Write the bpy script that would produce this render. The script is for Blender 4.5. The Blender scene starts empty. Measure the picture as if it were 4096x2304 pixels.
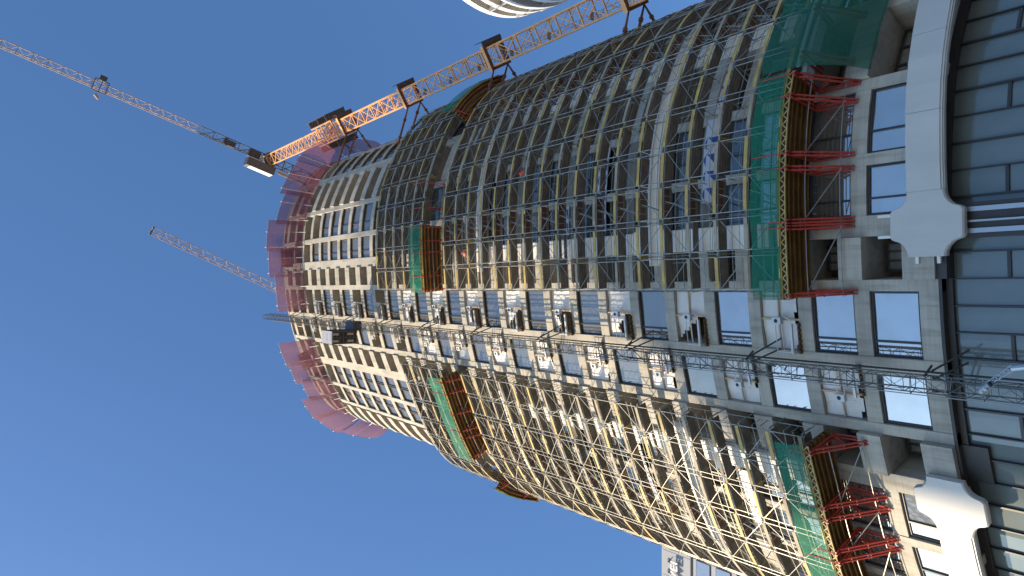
import bpy, math, random
from mathutils import Vector, Matrix
random.seed(7)
SC = bpy.context.scene
COL = SC.collection

# ------------------------------------------------------------------ camera, sky, sun, exposure
EYE = 1.7
F_PX = 3050.0
PITCH = math.atan(1.0/((2048+33)/F_PX))
sP, cP = math.sin(PITCH), math.cos(PITCH)
cam_d = bpy.data.cameras.new('camera')
cam_d.sensor_width = 36.0
cam_d.lens = 36.0*F_PX/4096.0
cam_d.shift_y = 0.0007
cam_d.clip_start = 0.1
cam_d.clip_end = 3000
cam = bpy.data.objects.new('camera', cam_d)
COL.objects.link(cam)
Rv, Fv, Uv = Vector((1,0,0)), Vector((0,cP,sP)), Vector((0,-sP,cP))
M = Matrix.Identity(4)
for i,(a,b,c) in enumerate(zip(-Uv, Rv, -Fv)):
    M[i][0], M[i][1], M[i][2] = a, b, c
M[2][3] = EYE
cam.matrix_world = M
SC.camera = cam

SUN_EL = math.radians(31)
SUN_AZ = math.atan2(-0.872, -0.49)
TO_SUN = Vector((math.sin(SUN_AZ)*math.cos(SUN_EL), math.cos(SUN_AZ)*math.cos(SUN_EL), math.sin(SUN_EL)))
world = bpy.data.worlds.new('World')
SC.world = world
world.use_nodes = True
wn = world.node_tree
wn.nodes.clear()
sky = wn.nodes.new('ShaderNodeTexSky')
sky.sky_type = 'NISHITA'
sky.sun_disc = False
sky.sun_elevation = SUN_EL
sky.sun_rotation = SUN_AZ % (2*math.pi)
sky.air_density = 1.0
sky.dust_density = 1.3
sky.ozone_density = 2.2
bg = wn.nodes.new('ShaderNodeBackground')
bg.inputs['Strength'].default_value = 0.118
wo = wn.nodes.new('ShaderNodeOutputWorld')
tint = wn.nodes.new('ShaderNodeMix')
tint.data_type = 'RGBA'; tint.blend_type = 'MULTIPLY'; tint.inputs[0].default_value = 1.0
tint.inputs[7].default_value = (0.545, 0.755, 0.935, 1)      # deep clean blue of the day
wn.links.new(sky.outputs[0], tint.inputs[6])
wn.links.new(tint.outputs[2], bg.inputs[0])
wn.links.new(bg.outputs[0], wo.inputs[0])
sun_d = bpy.data.lights.new('sun', 'SUN')
sun_d.energy = 4.0
sun_d.angle = math.radians(0.53)
sun_d.color = (1.0, 0.79, 0.52)
sun = bpy.data.objects.new('sun', sun_d)
COL.objects.link(sun)
sun.rotation_euler = (-TO_SUN).to_track_quat('-Z', 'Y').to_euler()
SC.view_settings.view_transform = 'Standard'
SC.view_settings.look = 'None'
SC.view_settings.gamma = 1.0
SC.view_settings.exposure = 1.15

# ------------------------------------------------------------------ materials
def mat(name, col, rough=0.7, metal=0.0, noise=0.0, scale=1.0, bump=0.0, alpha=1.0, spec=0.5, stretch=(1,1,1), col2=None, transl=0.0):
    m = bpy.data.materials.new(name)
    m.use_nodes = True
    nt = m.node_tree
    p = nt.nodes['Principled BSDF']
    p.inputs['Base Color'].default_value = (*col, 1)
    p.inputs['Roughness'].default_value = rough
    p.inputs['Metallic'].default_value = metal
    p.inputs['Specular IOR Level'].default_value = spec
    p.inputs['Alpha'].default_value = alpha
    if noise > 0 or col2:
        geo = nt.nodes.new('ShaderNodeNewGeometry')
        mp = nt.nodes.new('ShaderNodeMapping')
        mp.inputs['Scale'].default_value = stretch
        nt.links.new(geo.outputs['Position'], mp.inputs[0])
        n1 = nt.nodes.new('ShaderNodeTexNoise')
        n1.inputs['Scale'].default_value = scale
        n1.inputs['Detail'].default_value = 8
        n1.inputs['Roughness'].default_value = 0.65
        nt.links.new(mp.outputs[0], n1.inputs['Vector'])
        cr = nt.nodes.new('ShaderNodeValToRGB')
        c2 = col2 if col2 else tuple(c*(1-noise) for c in col)
        c1 = tuple(min(1, c*(1+noise*0.5)) for c in col)
        cr.color_ramp.elements[0].position = 0.33
        cr.color_ramp.elements[1].position = 0.66
        cr.color_ramp.elements[0].color = (*c2, 1)
        cr.color_ramp.elements[1].color = (*c1, 1)
        nt.links.new(n1.outputs['Fac'], cr.inputs[0])
        nt.links.new(cr.outputs[0], p.inputs['Base Color'])
        if bump > 0:
            b = nt.nodes.new('ShaderNodeBump')
            b.inputs['Strength'].default_value = bump
            b.inputs['Distance'].default_value = 0.05
            nt.links.new(n1.outputs['Fac'], b.inputs['Height'])
            nt.links.new(b.outputs[0], p.inputs['Normal'])
    if transl > 0:
        out = nt.nodes['Material Output']
        tr = nt.nodes.new('ShaderNodeBsdfTranslucent')
        tr.inputs[0].default_value = (*col, 1)
        tp = nt.nodes.new('ShaderNodeBsdfTransparent')
        mx = nt.nodes.new('ShaderNodeMixShader')
        mx.inputs[0].default_value = transl
        nt.links.new(p.outputs[0], mx.inputs[1])
        nt.links.new(tr.outputs[0], mx.inputs[2])
        p.inputs['Alpha'].default_value = 1
        mx2 = nt.nodes.new('ShaderNodeMixShader')
        mx2.inputs[0].default_value = alpha
        nt.links.new(tp.outputs[0], mx2.inputs[1])
        nt.links.new(mx.outputs[0], mx2.inputs[2])
        nt.links.new(mx2.outputs[0], out.inputs[0])
    return m

MT = {}
def concrete_mat(name, c1, c2, c3):
    """board-marked concrete: large stains, vertical streaks and fine grain"""
    m = bpy.data.materials.new(name); m.use_nodes = True
    nt = m.node_tree; p = nt.nodes['Principled BSDF']
    geo = nt.nodes.new('ShaderNodeNewGeometry')
    def noise(scale, st, det):
        mp = nt.nodes.new('ShaderNodeMapping'); mp.inputs['Scale'].default_value = st
        nt.links.new(geo.outputs['Position'], mp.inputs[0])
        n = nt.nodes.new('ShaderNodeTexNoise'); n.inputs['Scale'].default_value = scale; n.inputs['Detail'].default_value = det
        n.inputs['Roughness'].default_value = 0.6
        nt.links.new(mp.outputs[0], n.inputs['Vector']); return n
    a = noise(0.55, (1,1,0.8), 6); b = noise(2.2, (1,1,0.12), 5); c = noise(1.2, (0.25,0.25,9), 3)
    def ramp(src, p0, p1, k0, k1):
        r = nt.nodes.new('ShaderNodeValToRGB')
        r.color_ramp.elements[0].position = p0; r.color_ramp.elements[1].position = p1
        r.color_ramp.elements[0].color = (*k0,1); r.color_ramp.elements[1].color = (*k1,1)
        nt.links.new(src.outputs['Fac'], r.inputs[0]); return r
    ra = ramp(a, 0.35, 0.65, c2, c1)
    rb = ramp(b, 0.36, 0.5, c3, (1,1,1))
    rc = ramp(c, 0.4, 0.55, (0.86,0.86,0.86), (1,1,1))
    def mul(x, y, f):
        mx = nt.nodes.new('ShaderNodeMix'); mx.data_type = 'RGBA'; mx.blend_type = 'MULTIPLY'
        mx.inputs[0].default_value = f
        nt.links.new(x, mx.inputs[6]); nt.links.new(y, mx.inputs[7]); return mx.outputs[2]
    o = mul(ra.outputs[0], rb.outputs[0], 0.55)
    o = mul(o, rc.outputs[0], 0.8)
    nt.links.new(o, p.inputs['Base Color'])
    p.inputs['Roughness'].default_value = 0.85
    bp = nt.nodes.new('ShaderNodeBump'); bp.inputs['Strength'].default_value = 0.25; bp.inputs['Distance'].default_value = 0.03
    nt.links.new(b.outputs['Fac'], bp.inputs['Height']); nt.links.new(bp.outputs[0], p.inputs['Normal'])
    return m
MT['concrete'] = concrete_mat('concrete', (0.47,0.44,0.38), (0.36,0.34,0.30), (0.62,0.6,0.56))
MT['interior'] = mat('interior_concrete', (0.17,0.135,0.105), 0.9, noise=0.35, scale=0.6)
MT['frame'] = mat('window_frame', (0.032,0.030,0.033), 0.45)
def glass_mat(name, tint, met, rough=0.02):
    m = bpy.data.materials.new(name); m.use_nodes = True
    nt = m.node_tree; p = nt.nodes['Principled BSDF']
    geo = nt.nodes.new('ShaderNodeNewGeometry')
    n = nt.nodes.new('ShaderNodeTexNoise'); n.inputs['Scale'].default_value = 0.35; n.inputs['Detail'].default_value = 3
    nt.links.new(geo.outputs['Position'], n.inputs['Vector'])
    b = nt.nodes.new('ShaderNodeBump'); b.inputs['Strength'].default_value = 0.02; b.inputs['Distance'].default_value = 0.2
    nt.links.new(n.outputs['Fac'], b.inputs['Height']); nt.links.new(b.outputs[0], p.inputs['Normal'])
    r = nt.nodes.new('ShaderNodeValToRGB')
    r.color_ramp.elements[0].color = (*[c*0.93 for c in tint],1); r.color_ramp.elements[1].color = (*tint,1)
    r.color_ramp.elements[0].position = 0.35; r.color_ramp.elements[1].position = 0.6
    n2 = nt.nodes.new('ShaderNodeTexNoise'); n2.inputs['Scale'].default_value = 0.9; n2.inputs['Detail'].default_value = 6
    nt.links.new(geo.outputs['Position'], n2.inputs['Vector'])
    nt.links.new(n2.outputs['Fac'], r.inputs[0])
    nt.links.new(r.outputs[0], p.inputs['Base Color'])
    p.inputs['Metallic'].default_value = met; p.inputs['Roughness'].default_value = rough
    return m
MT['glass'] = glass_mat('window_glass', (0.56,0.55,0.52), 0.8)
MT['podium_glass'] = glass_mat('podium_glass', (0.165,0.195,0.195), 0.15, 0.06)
MT['shade_band'] = mat('concrete_shade_tone', (0.19,0.175,0.155), 0.85, noise=0.35, scale=0.9)  # concrete band colour darkened to stand for the shade behind the scaffold
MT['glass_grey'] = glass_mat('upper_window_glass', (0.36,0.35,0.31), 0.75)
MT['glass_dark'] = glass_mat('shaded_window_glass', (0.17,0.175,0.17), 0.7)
MT['podium_dark'] = mat('podium_dark_panel', (0.045,0.042,0.042), 0.6, noise=0.2, scale=0.8)
MT['white_clad'] = mat('white_cladding', (0.52,0.507,0.482), 0.45, noise=0.09, scale=0.7, stretch=(1,1,0.2))
MT['white_panel'] = mat('white_panel', (0.80,0.77,0.72), 0.45, noise=0.08, scale=0.7)
MT['tube'] = mat('galvanised_tube', (0.31,0.31,0.285), 0.45, metal=0.4, noise=0.3, scale=1.2)
MT['deck'] = mat('scaffold_deck', (0.235,0.215,0.185), 0.8, noise=0.35, scale=1.5)
MT['ply'] = mat('brown_plywood', (0.15,0.085,0.06), 0.6, noise=0.3, scale=1.0)
MT['yellow'] = mat('yellow_board', (0.48,0.345,0.105), 0.6, noise=0.3, scale=1.4)
MT['woodgrey'] = mat('weathered_board', (0.36,0.31,0.23), 0.75, noise=0.3, scale=1.4)
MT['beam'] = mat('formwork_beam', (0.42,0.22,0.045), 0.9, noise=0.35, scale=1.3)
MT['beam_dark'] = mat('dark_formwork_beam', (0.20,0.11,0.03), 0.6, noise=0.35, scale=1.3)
MT['redpaint'] = mat('red_paint', (0.42,0.045,0.03), 0.45, noise=0.3, scale=1.5)
MT['green_net'] = mat('green_net', (0.0,0.27,0.17), 0.7, alpha=0.66, transl=0.45)
MT['green_drape'] = mat('green_drape_net', (0.005,0.15,0.10), 0.8, alpha=0.72, transl=0.3)
MT['pink_net'] = mat('pink_net', (0.25,0.085,0.13), 0.85, alpha=0.72, transl=0.4)
MT['pole_white'] = mat('white_pole', (0.72,0.70,0.66), 0.5)
MT['orange'] = mat('crane_orange', (0.84,0.44,0.18), 0.45, noise=0.15, scale=0.6)
MT['crane_dark'] = mat('crane_grey_steel', (0.09,0.09,0.105), 0.5)
MT['crane_pale'] = mat('crane_pale_steel', (0.46,0.36,0.32), 0.5, noise=0.2, scale=0.4)
MT['collar'] = mat('brown_collar', (0.20,0.085,0.05), 0.6, noise=0.2)
MT['hoist'] = mat('hoist_steel', (0.10,0.103,0.10), 0.5, metal=0.4, noise=0.3, scale=2)
MT['black'] = mat('black_rubber', (0.012,0.012,0.014), 0.6)
MT['cage'] = mat('cage_sheet', (0.065,0.062,0.066), 0.5, noise=0.2)
MT['cage_front'] = mat('cage_front', (0.40,0.41,0.46), 0.5, noise=0.1)
MT['sheet'] = mat('white_sheet', (0.72,0.68,0.64), 0.55, noise=0.06, scale=1.5)
MT['timber'] = mat('timber', (0.13,0.075,0.035), 0.75, noise=0.45, scale=2.2)
MT['post'] = mat('pine_post', (0.52,0.38,0.24), 0.7, noise=0.2)
MT['gate_white'] = mat('gate_white_paint', (0.62,0.64,0.65), 0.5, noise=0.1)
MT['blue'] = mat('blue_film', (0.035,0.085,0.32), 0.4)
MT['film_white'] = mat('white_film', (0.58,0.60,0.64), 0.4, noise=0.1)
MT['pinkwood'] = mat('pale_concrete_strip', (0.45,0.30,0.24), 0.8)
MT['ground'] = mat('asphalt', (0.16,0.15,0.14), 0.9, noise=0.3, scale=0.5)
MT['pave'] = mat('paving', (0.42,0.39,0.35), 0.85, noise=0.15, scale=1.0)
MT['bal_white'] = mat('white_balcony', (0.80,0.77,0.72), 0.5, noise=0.06, scale=0.4)
MT['bal_dark'] = mat('dark_glazing', (0.05,0.045,0.05), 0.25)
MT['grey_panel'] = mat('grey_panel', (0.34,0.36,0.40), 0.5, noise=0.08, scale=0.3)
MT['sign_white'] = mat('sign_white', (0.85,0.85,0.87), 0.4)
MT['office'] = mat('shade_block_stone', (0.45,0.40,0.33), 0.8, noise=0.15, scale=0.2)  # for the unseen block added to cast shade
MT['vest'] = mat('orange_vest', (0.85,0.13,0.04), 0.7)
MT['trouser'] = mat('navy_trousers', (0.02,0.025,0.07), 0.8)
MT['skin'] = mat('skin', (0.45,0.27,0.19), 0.6)
MT['helmet'] = mat('white_helmet', (0.8,0.8,0.78), 0.4)
MT['helmet_red'] = mat('red_helmet', (0.6,0.04,0.03), 0.4)
MT['lamp'] = mat('lamp_metal', (0.40,0.42,0.45), 0.35, metal=0.5)
MT['banner'] = mat('blue_banner', (0.02,0.075,0.30), 0.6)

# ------------------------------------------------------------------ mesh helpers
class MB:
    def __init__(s): s.v, s.f, s.m, s.mi = [], [], [], 0
    def quad(s, a, b, c, d):
        n = len(s.v); s.v += [tuple(a), tuple(b), tuple(c), tuple(d)]
        s.f.append((n, n+1, n+2, n+3)); s.m.append(s.mi)
    def poly(s, pts):
        n = len(s.v); s.v += [tuple(p) for p in pts]
        s.f.append(tuple(range(n, n+len(pts)))); s.m.append(s.mi)
    def hexa(s, p):
        """eight corners: bottom ring then top ring"""
        n = len(s.v); s.v += [tuple(q) for q in p]
        for f in ((3,2,1,0), (4,5,6,7), (0,1,5,4), (1,2,6,5), (2,3,7,6), (3,0,4,7)):
            s.f.append(tuple(n+i for i in f)); s.m.append(s.mi)
    def box(s, x0, x1, y0, y1, z0, z1):
        s.hexa([(x0,y0,z0),(x1,y0,z0),(x1,y1,z0),(x0,y1,z0),(x0,y0,z1),(x1,y0,z1),(x1,y1,z1),(x0,y1,z1)])
    def tube(s, a, b, r, n=4, r2=None):
        a, b = Vector(a), Vector(b); d = b-a
        if d.length < 1e-6: return
        d.normalize()
        up = Vector((0,0,1)) if abs(d.z) < 0.9 else Vector((0,1,0))
        e1 = d.cross(up).normalized(); e2 = d.cross(e1)
        r2 = r if r2 is None else r2
        k = len(s.v); off = math.pi/n
        for p, rr in ((a, r), (b, r2)):
            for i in range(n):
                t = off + 2*math.pi*i/n
                s.v.append(tuple(p + e1*rr*math.cos(t) + e2*rr*math.sin(t)))
        for i in range(n):
            j = (i+1) % n
            s.f.append((k+i, k+n+i, k+n+j, k+j)); s.m.append(s.mi)
        s.f.append(tuple(k+i for i in range(n))); s.m.append(s.mi)
        s.f.append(tuple(k+n+i for i in reversed(range(n)))); s.m.append(s.mi)
    def path(s, pts, r, n=5):
        for a, b in zip(pts, pts[1:]): s.tube(a, b, r, n)
    def ring(s, c, r0, r1, z0, z1, n=20):
        pass
    def ubox(s, u0, u1, o0, o1, z0, z1, seg=None):
        """box that follows the tower plan between arc positions u0..u1 and offsets o0<o1"""
        k = seg or max(1, int(abs(u1-u0)/1.1+0.5))
        n0 = len(s.v)
        for i in range(k+1):
            u = u0+(u1-u0)*i/k
            a, b = PT(u, o0(u) if callable(o0) else o0), PT(u, o1(u) if callable(o1) else o1)
            s.v += [(a[0],a[1],z0), (b[0],b[1],z0), (b[0],b[1],z1), (a[0],a[1],z1)]
        for i in range(k):
            p, q = n0+4*i, n0+4*i+4
            for f in ((p+1,q+1,q+2,p+2), (p+0,p+3,q+3,q+0), (p+2,q+2,q+3,p+3), (p+0,q+0,q+1,p+1)):
                s.f.append(f); s.m.append(s.mi)
        s.f.append((n0,n0+1,n0+2,n0+3)); s.m.append(s.mi)
        q = n0+4*k
        s.f.append((q+3,q+2,q+1,q)); s.m.append(s.mi)
    def build(s, name, mats, parent=None, origin=None, smooth=False):
        if not s.v: return None
        o0 = Vector(origin) if origin is not None else Vector((0,0,0))
        if parent is not None: o0 = Vector(parent.get('_base', (0,0,0)))
        me = bpy.data.meshes.new(name)
        me.from_pydata([tuple(Vector(v)-o0) for v in s.v], [], s.f)
        if not isinstance(mats, (list, tuple)): mats = [mats]
        for k in mats: me.materials.append(MT[k])
        if len(mats) > 1: me.polygons.foreach_set('material_index', s.m)
        if smooth: me.polygons.foreach_set('use_smooth', [True]*len(me.polygons))
        me.update()
        o = bpy.data.objects.new(name, me); COL.objects.link(o)
        if parent is not None:
            o.parent = parent; o['_base'] = tuple(o0)
        else:
            o.location = o0; o['_base'] = tuple(o0)
        return o

def tag(o, label=None, cat=None, group=None, kind=None):
    if label: o['label'] = label
    if cat: o['category'] = cat
    if group: o['group'] = group
    if kind: o['kind'] = kind
    return o
def thing(name, label, cat, loc=(0,0,0), group=None, rz=0.0):
    o = bpy.data.objects.new(name, None); COL.objects.link(o)
    o.location = loc; o.rotation_euler = (0,0,rz); o['_base'] = tuple(loc)
    o.empty_display_size = 0.5
    return tag(o, label, cat, group)
def local_thing(name, label, cat, loc, rz, group=None):
    o = thing(name, label, cat, loc, group, rz); o['_base'] = (0,0,0); return o
def copy_thing(src, loc, rz, label):
    c = src.copy(); COL.objects.link(c); c.location = loc; c.rotation_euler = (0,0,rz); c['label'] = label
    for ch in list(src.children):
        d = ch.copy(); COL.objects.link(d); d.parent = c
        for g in list(ch.children):
            e = g.copy(); COL.objects.link(e); e.parent = d
    return c

# ------------------------------------------------------------------ tower plan (closed curve, u = arc length, 0 at the nose)
KP = [(0.05,34.86),(3.1,34.66),(6.2,34.64),(9.95,35.15),(14.4,37.0),(16.9,38.8),(18.4,41.0),(19.2,44.0),(19.0,49),(17.6,56),(13,63),
      (4,66.5),(-7,66.5),(-16,62),(-19.2,54),(-19.6,48.5),(-19.0,45.0),(-18.0,42.4),(-16.1,40.4),(-12.9,38.6),(-9.6,37.25),(-6.8,36.2),(-3.0,35.25)]
def catmull(pts, n=30):
    out = []; N = len(pts)
    for i in range(N):
        p0, p1, p2, p3 = (Vector((*pts[(i+k-1) % N], 0)) for k in range(4))
        for j in range(n):
            t = j/n
            out.append(0.5*((2*p1)+(-p0+p2)*t+(2*p0-5*p1+4*p2-p3)*t*t+(-p0+3*p1-3*p2+p3)*t**3))
    return out
CV = catmull(KP)
CU = [0.0]
for a, b in zip(CV, CV[1:]+CV[:1]): CU.append(CU[-1]+(b-a).length)
PERIM = CU[-1]
import bisect
def base_pt(u):
    u = u % PERIM
    i = min(bisect.bisect_right(CU, u)-1, len(CV)-1)
    t = (u-CU[i])/(CU[i+1]-CU[i])
    a, b = CV[i], CV[(i+1) % len(CV)]
    return a+(b-a)*t
def tangent(u):
    return (base_pt(u+0.4)-base_pt(u-0.4)).normalized()
def normal(u):
    t = tangent(u); return Vector((t.y, -t.x, 0))
def PT(u, off=0.0):
    p = base_pt(u); 
    if off: p = p+normal(u)*off
    return (p.x, p.y)
def P3(u, off, z):
    p = PT(u, off); return Vector((p[0], p[1], z))
def U(x):
    """arc position on the front of the plan for a given x"""
    best, bu = 9e9, 0
    for i, p in enumerate(CV):
        if p.y < 44.5 and abs(p.x-x) < best: best, bu = abs(p.x-x), CU[i]
    return bu if bu < PERIM/2 else bu-PERIM

FH = 3.19
Z0 = 19.96
NF = 28
def wb(n): return Z0+FH*n          # window bottom
def wt(n): return Z0+2.39+FH*n     # window head
ROOF = wt(NF-1)+2.2

# piers: (arc position, width)
PX = [(0.12,0.55),(3.0,1.0),(6.2,0.55),(9.95,0.55),(14.4,0.95)]
PXL = [(-3.72,0.85),(-6.95,0.55),(-9.75,1.0),(-12.9,0.5),(-15.4,0.5)]
piers = [(U(x), w) for x, w in PX]
piersL = [(U(x), w) for x, w in PXL]
ur = piers[-1][0]; ul = piersL[-1][0]
k = 0
right_types = ['R','W','W','R']
u = ur; rest = PERIM-(ur-ul)
nrest = int(rest/3.9)
step = rest/nrest
back = [(ur+step*i, 0.9 if i % 3 == 0 else 0.5) for i in range(1, nrest)]
seqR = piers+back
allp = seqR+[(uu+PERIM, w) for uu, w in reversed(piersL)]+[(piers[0][0]+PERIM, 0.55)]
bays = []   # (u0,u1,type,tag)
for i in range(len(allp)-1):
    (a, wa), (b, wbb) = allp[i], allp[i+1]
    if i < 4: t = right_types[i]
    elif i >= len(allp)-7: t = ['R','W','W','R','HL','HR'][i-(len(allp)-7)]
    else: t = 'W' if (i-4) % 3 != 2 else 'R'
    bays.append((a+wa/2, b-wbb/2, t))
def canon(u): return u-PERIM if u > PERIM/2 else u

# ------------------------------------------------------------------ ground
g = MB(); g.box(-700,700,-500,900,-0.4,0)
tag(g.build('ground', 'ground'), 'flat asphalt ground', None, kind='structure')
pv = MB(); pv.box(-60,60,8,31.5,0.0,0.12)
tag(pv.build('pavement', 'pave'), 'pale paving slabs', None, kind='structure')

# ------------------------------------------------------------------ tower
tower = thing('concrete_tower', 'curved concrete tower under construction wrapped in scaffolding', 'building', (0,50,0))
m = MB()
for (uu, w) in allp[:-1]:
    p = MB(); p.ubox(uu-w/2, uu+w/2, -2.2, 0.0, 18.9, ROOF-0.35, 1)
    p.build('pier', 'concrete', tower)
# floor bands
for n in range(-1, NF):
    b = MB()
    for (u0, u1, t) in bays:
        z0, z1 = wt(n), wb(n+1)
        if n == -1: z0 = 19.05
        if t == 'R':
            if n == -1: z0, z1 = 19.05, 20.5
            else: z0, z1 = wt(n)+0.12, wb(n+1)+0.55
            b.ubox(u0+0.02, u1-0.02, -2.2, 0.16 if n > 0 else 0.3, z0, z1)
            b.ubox(u0+0.02, u1-0.02, -2.2, 0.05, z1-0.85, z1-0.55) if False else None
        else:
            if n == NF-1: z1 = z0+0.9
            b.mi = 1 if (t == 'W' and 2 <= n <= 16) else 0  # shade behind the scaffold is put into the colour of these bands
            b.ubox(u0-0.01, u1+0.01, -2.2, -0.04, z0, z1)
            b.mi = 0
    b.build('floor_band', ['concrete','shade_band'], tower)
r = MB(); r.ubox(0, PERIM, -2.3, 0.05, ROOF-0.35, ROOF, 120)
r.poly([(*PT(PERIM*i/90, -0.2), ROOF-0.02) for i in range(90)])
r.build('roof_slab', 'concrete', tower)
iw = MB()
for n in range(NF+1):
    pass
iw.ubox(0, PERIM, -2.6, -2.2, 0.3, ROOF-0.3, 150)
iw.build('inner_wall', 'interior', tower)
# windows
def window(fr, pn, u0, u1, z0, z1, off, mull, w=0.1, transom=None):
    fr.ubox(u0, u1, off-0.12, off+0.04, z0, z0+w, None)
    fr.ubox(u0, u1, off-0.12, off+0.04, z1-w, z1, None)
    fr.ubox(u0, u0+w, off-0.12, off+0.04, z0+w, z1-w, 1)
    fr.ubox(u1-w, u1, off-0.12, off+0.04, z0+w, z1-w, 1)
    for t in mull:
        uc = u0+(u1-u0)*t
        fr.ubox(uc-0.05, uc+0.05, off-0.10, off+0.05, z0+w, z1-w, 1)
    if transom:
        fr.ubox(u0+w, u1-w, off-0.10, off+0.045, z0+transom, z0+transom+0.07, None)
    k = max(1, int((u1-u0)/1.3))
    us = [u0+0.03]+[u0+(u1-u0)*t for t in mull]+[u1-0.03]
    for a, b in zip(us, us[1:]):
        pn.ubox(a, b, off-0.07, off-0.04, z0+0.03, z1-0.03, 1)
H_OPEN = []
cand, many = [], []
for (u0, u1, t) in bays:
    cu = canon((u0+u1)/2)
    front = -24 < cu < 19
    for n in range(NF):
        z0, z1 = wb(n), wt(n)
        if t == 'HR':
            if n >= 2 and n % 2 == 0: H_OPEN.append((u0, u1, n, 'R')); continue
            if n >= 25: continue
            cand.append((0 if n < 24 else 3, u0, u1, z0, z1, [0.24], None))
        elif t == 'HL':
            if n % 2 == 1: H_OPEN.append((u0, u1, n, 'L')); continue
            if n >= 24: continue
            cand.append((0, u0, u1, z0, z1, [], None))
        elif t == 'W':
            if n >= 25: continue
            if n > 22 and (n*7+int(abs(cu)*3)) % 3 == 0: continue
            pr = 1 if (front and (n <= 2 or n >= 18)) else 5
            cand.append((pr, u0, u1, z0, z1, [0.34] if n < 18 or cu > 0 else [0.5, 0.58], None))
        elif t == 'R' and n <= 3:
            # glazed back wall of the loggia
            cand.append((2 if front else 5, u0+0.3, u1-0.3, z0-0.25, z1-0.05, [0.36, 0.68], None))
cand.sort(key=lambda c: (c[0], c[3]))
OFFS = {}
fs, ps = MB(), MB()
for i, (pr, u0, u1, z0, z1, mull, tr) in enumerate(cand):
    off = -1.6 if pr == 2 or (z1-z0 > 2.5) else -0.2
    if i < 99:
        fr, pn = MB(), MB()
        window(fr, pn, u0, u1, z0, z1, off, mull, 0.12 if z0 < 24 else 0.09)
        f = fr.build('window', 'frame', tower)
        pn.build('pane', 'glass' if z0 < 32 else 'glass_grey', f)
    else:
        fs.mi = 0; window(fs, ps, u0, u1, z0, z1, off, mull, 0.09)
k = len(fs.v)
n0 = len(fs.v)
fs.v += ps.v; fs.f += [tuple(i+n0 for i in f) for f in ps.f]; fs.m += [1]*len(ps.f)
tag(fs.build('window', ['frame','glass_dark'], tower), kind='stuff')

# podium: dark glazed base
pd, pg, pm = MB(), MB(), MB()
pd.ubox(0, PERIM, -2.2, -0.35, 18.62, 19.05, 150)
pd.ubox(U(-9.2), U(2.0), -0.35, 0.02, 18.9, 19.05)
mul_u = 1.2
nm = int(PERIM/mul_u); su = PERIM/nm
for i in range(nm):
    a = i*su+0.35
    cu = canon(a % PERIM)
    if -32 < cu < 32:
        pm.ubox(a-0.045 if i % 2 else a-0.028, a+0.045 if i % 2 else a+0.028, -0.62, -0.42, 0.2, 18.62, 1)
        if i % 3 == 0:
            for zz in (16.3, 12.2, 8.1, 4.0): pm.ubox(a+0.05, a+su-0.05, -0.6, -0.47, zz, zz+0.14, 1)
pg.ubox(0, PERIM, -0.75, -0.55, 0.2, 18.62, nm)
podium = pd.build('podium_wall', 'podium_dark', tower)
pg.build('podium_glazing', 'podium_glass', tower)
pm.build('podium_mullion', 'frame', tower)
for nm, (a, b_, o0, o1, z0, z1) in (('unfinished_backing', (U(-8.9), U(-7.2), -0.6, -0.3, 17.8, 20.3)), ('unfinished_backing', (U(0.45), U(1.6), -0.3, 0.15, 18.6, 20.4)), ('pier_backing', (U(2.2), U(3.7), -0.5, 0.12, 10, 18.4))):
    blk = MB(); blk.ubox(a, b_, o0, o1, z0, z1); blk.build(nm, 'podium_dark', tower)
rails = MB()
for x in (2.45, 3.45): rails.ubox(U(x)-0.1, U(x)+0.1, 0.12, 0.2, 10, 18.0, 1)
rails.ubox(U(2.9)-0.04, U(2.9)+0.04, 0.12, 0.26, 10, 18.0, 1)
rails.build('bracket_rail', 'lamp', tower)

# white cladding: nodes, bands, pillars
def white_node(parent, uc, zc, hw=0.66, hh=0.84, r=0.78, off=0.35, th=0.3, m='white_clad'):
    b = MB(); n = 26; w = hw+r
    cols = []
    for i in range(n+1):
        d = -w+2*w*i/n
        ad = abs(d)
        zt = hh+r if ad <= hw else hh+r-math.sqrt(max(0, r*r-(w-ad)**2))
        cols.append((uc+d, zt))
    ch = 0.07
    for (a, za), (c, zb) in zip(cols, cols[1:]):
        f = lambda u, z, o: (*PT(u, o), z)
        o1, o2 = off, off+th
        b.quad(f(a,zc-za+ch,o2), f(c,zc-zb+ch,o2), f(c,zc+zb-ch,o2), f(a,zc+za-ch,o2))
        b.quad(f(a,zc+za-ch,o2), f(c,zc+zb-ch,o2), f(c,zc+zb,o2-ch), f(a,zc+za,o2-ch))
        b.quad(f(a,zc+za,o2-ch), f(c,zc+zb,o2-ch), f(c,zc+zb,o1), f(a,zc+za,o1))
        b.quad(f(c,zc-zb+ch,o2), f(a,zc-za+ch,o2), f(a,zc-za,o2-ch), f(c,zc-zb,o2-ch))
        b.quad(f(c,zc-zb,o2-ch), f(a,zc-za,o2-ch), f(a,zc-za,o1), f(c,zc-zb,o1))
        b.quad(f(c,zc-zb,o1), f(a,zc-za,o1), f(a,zc+za,o1), f(c,zc+zb,o1))
    for (e, ze) in (cols[0], cols[-1]):
        b.quad((*PT(e,off),zc-ze), (*PT(e,off+th-ch),zc-ze), (*PT(e,off+th-ch),zc+ze), (*PT(e,off),zc+ze))
        b.quad((*PT(e,off+th-ch),zc-ze), (*PT(e,off+th),zc-ze+ch), (*PT(e,off+th),zc+ze-ch), (*PT(e,off+th-ch),zc+ze))
    return b.build('cladding_node', m, parent)
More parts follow.
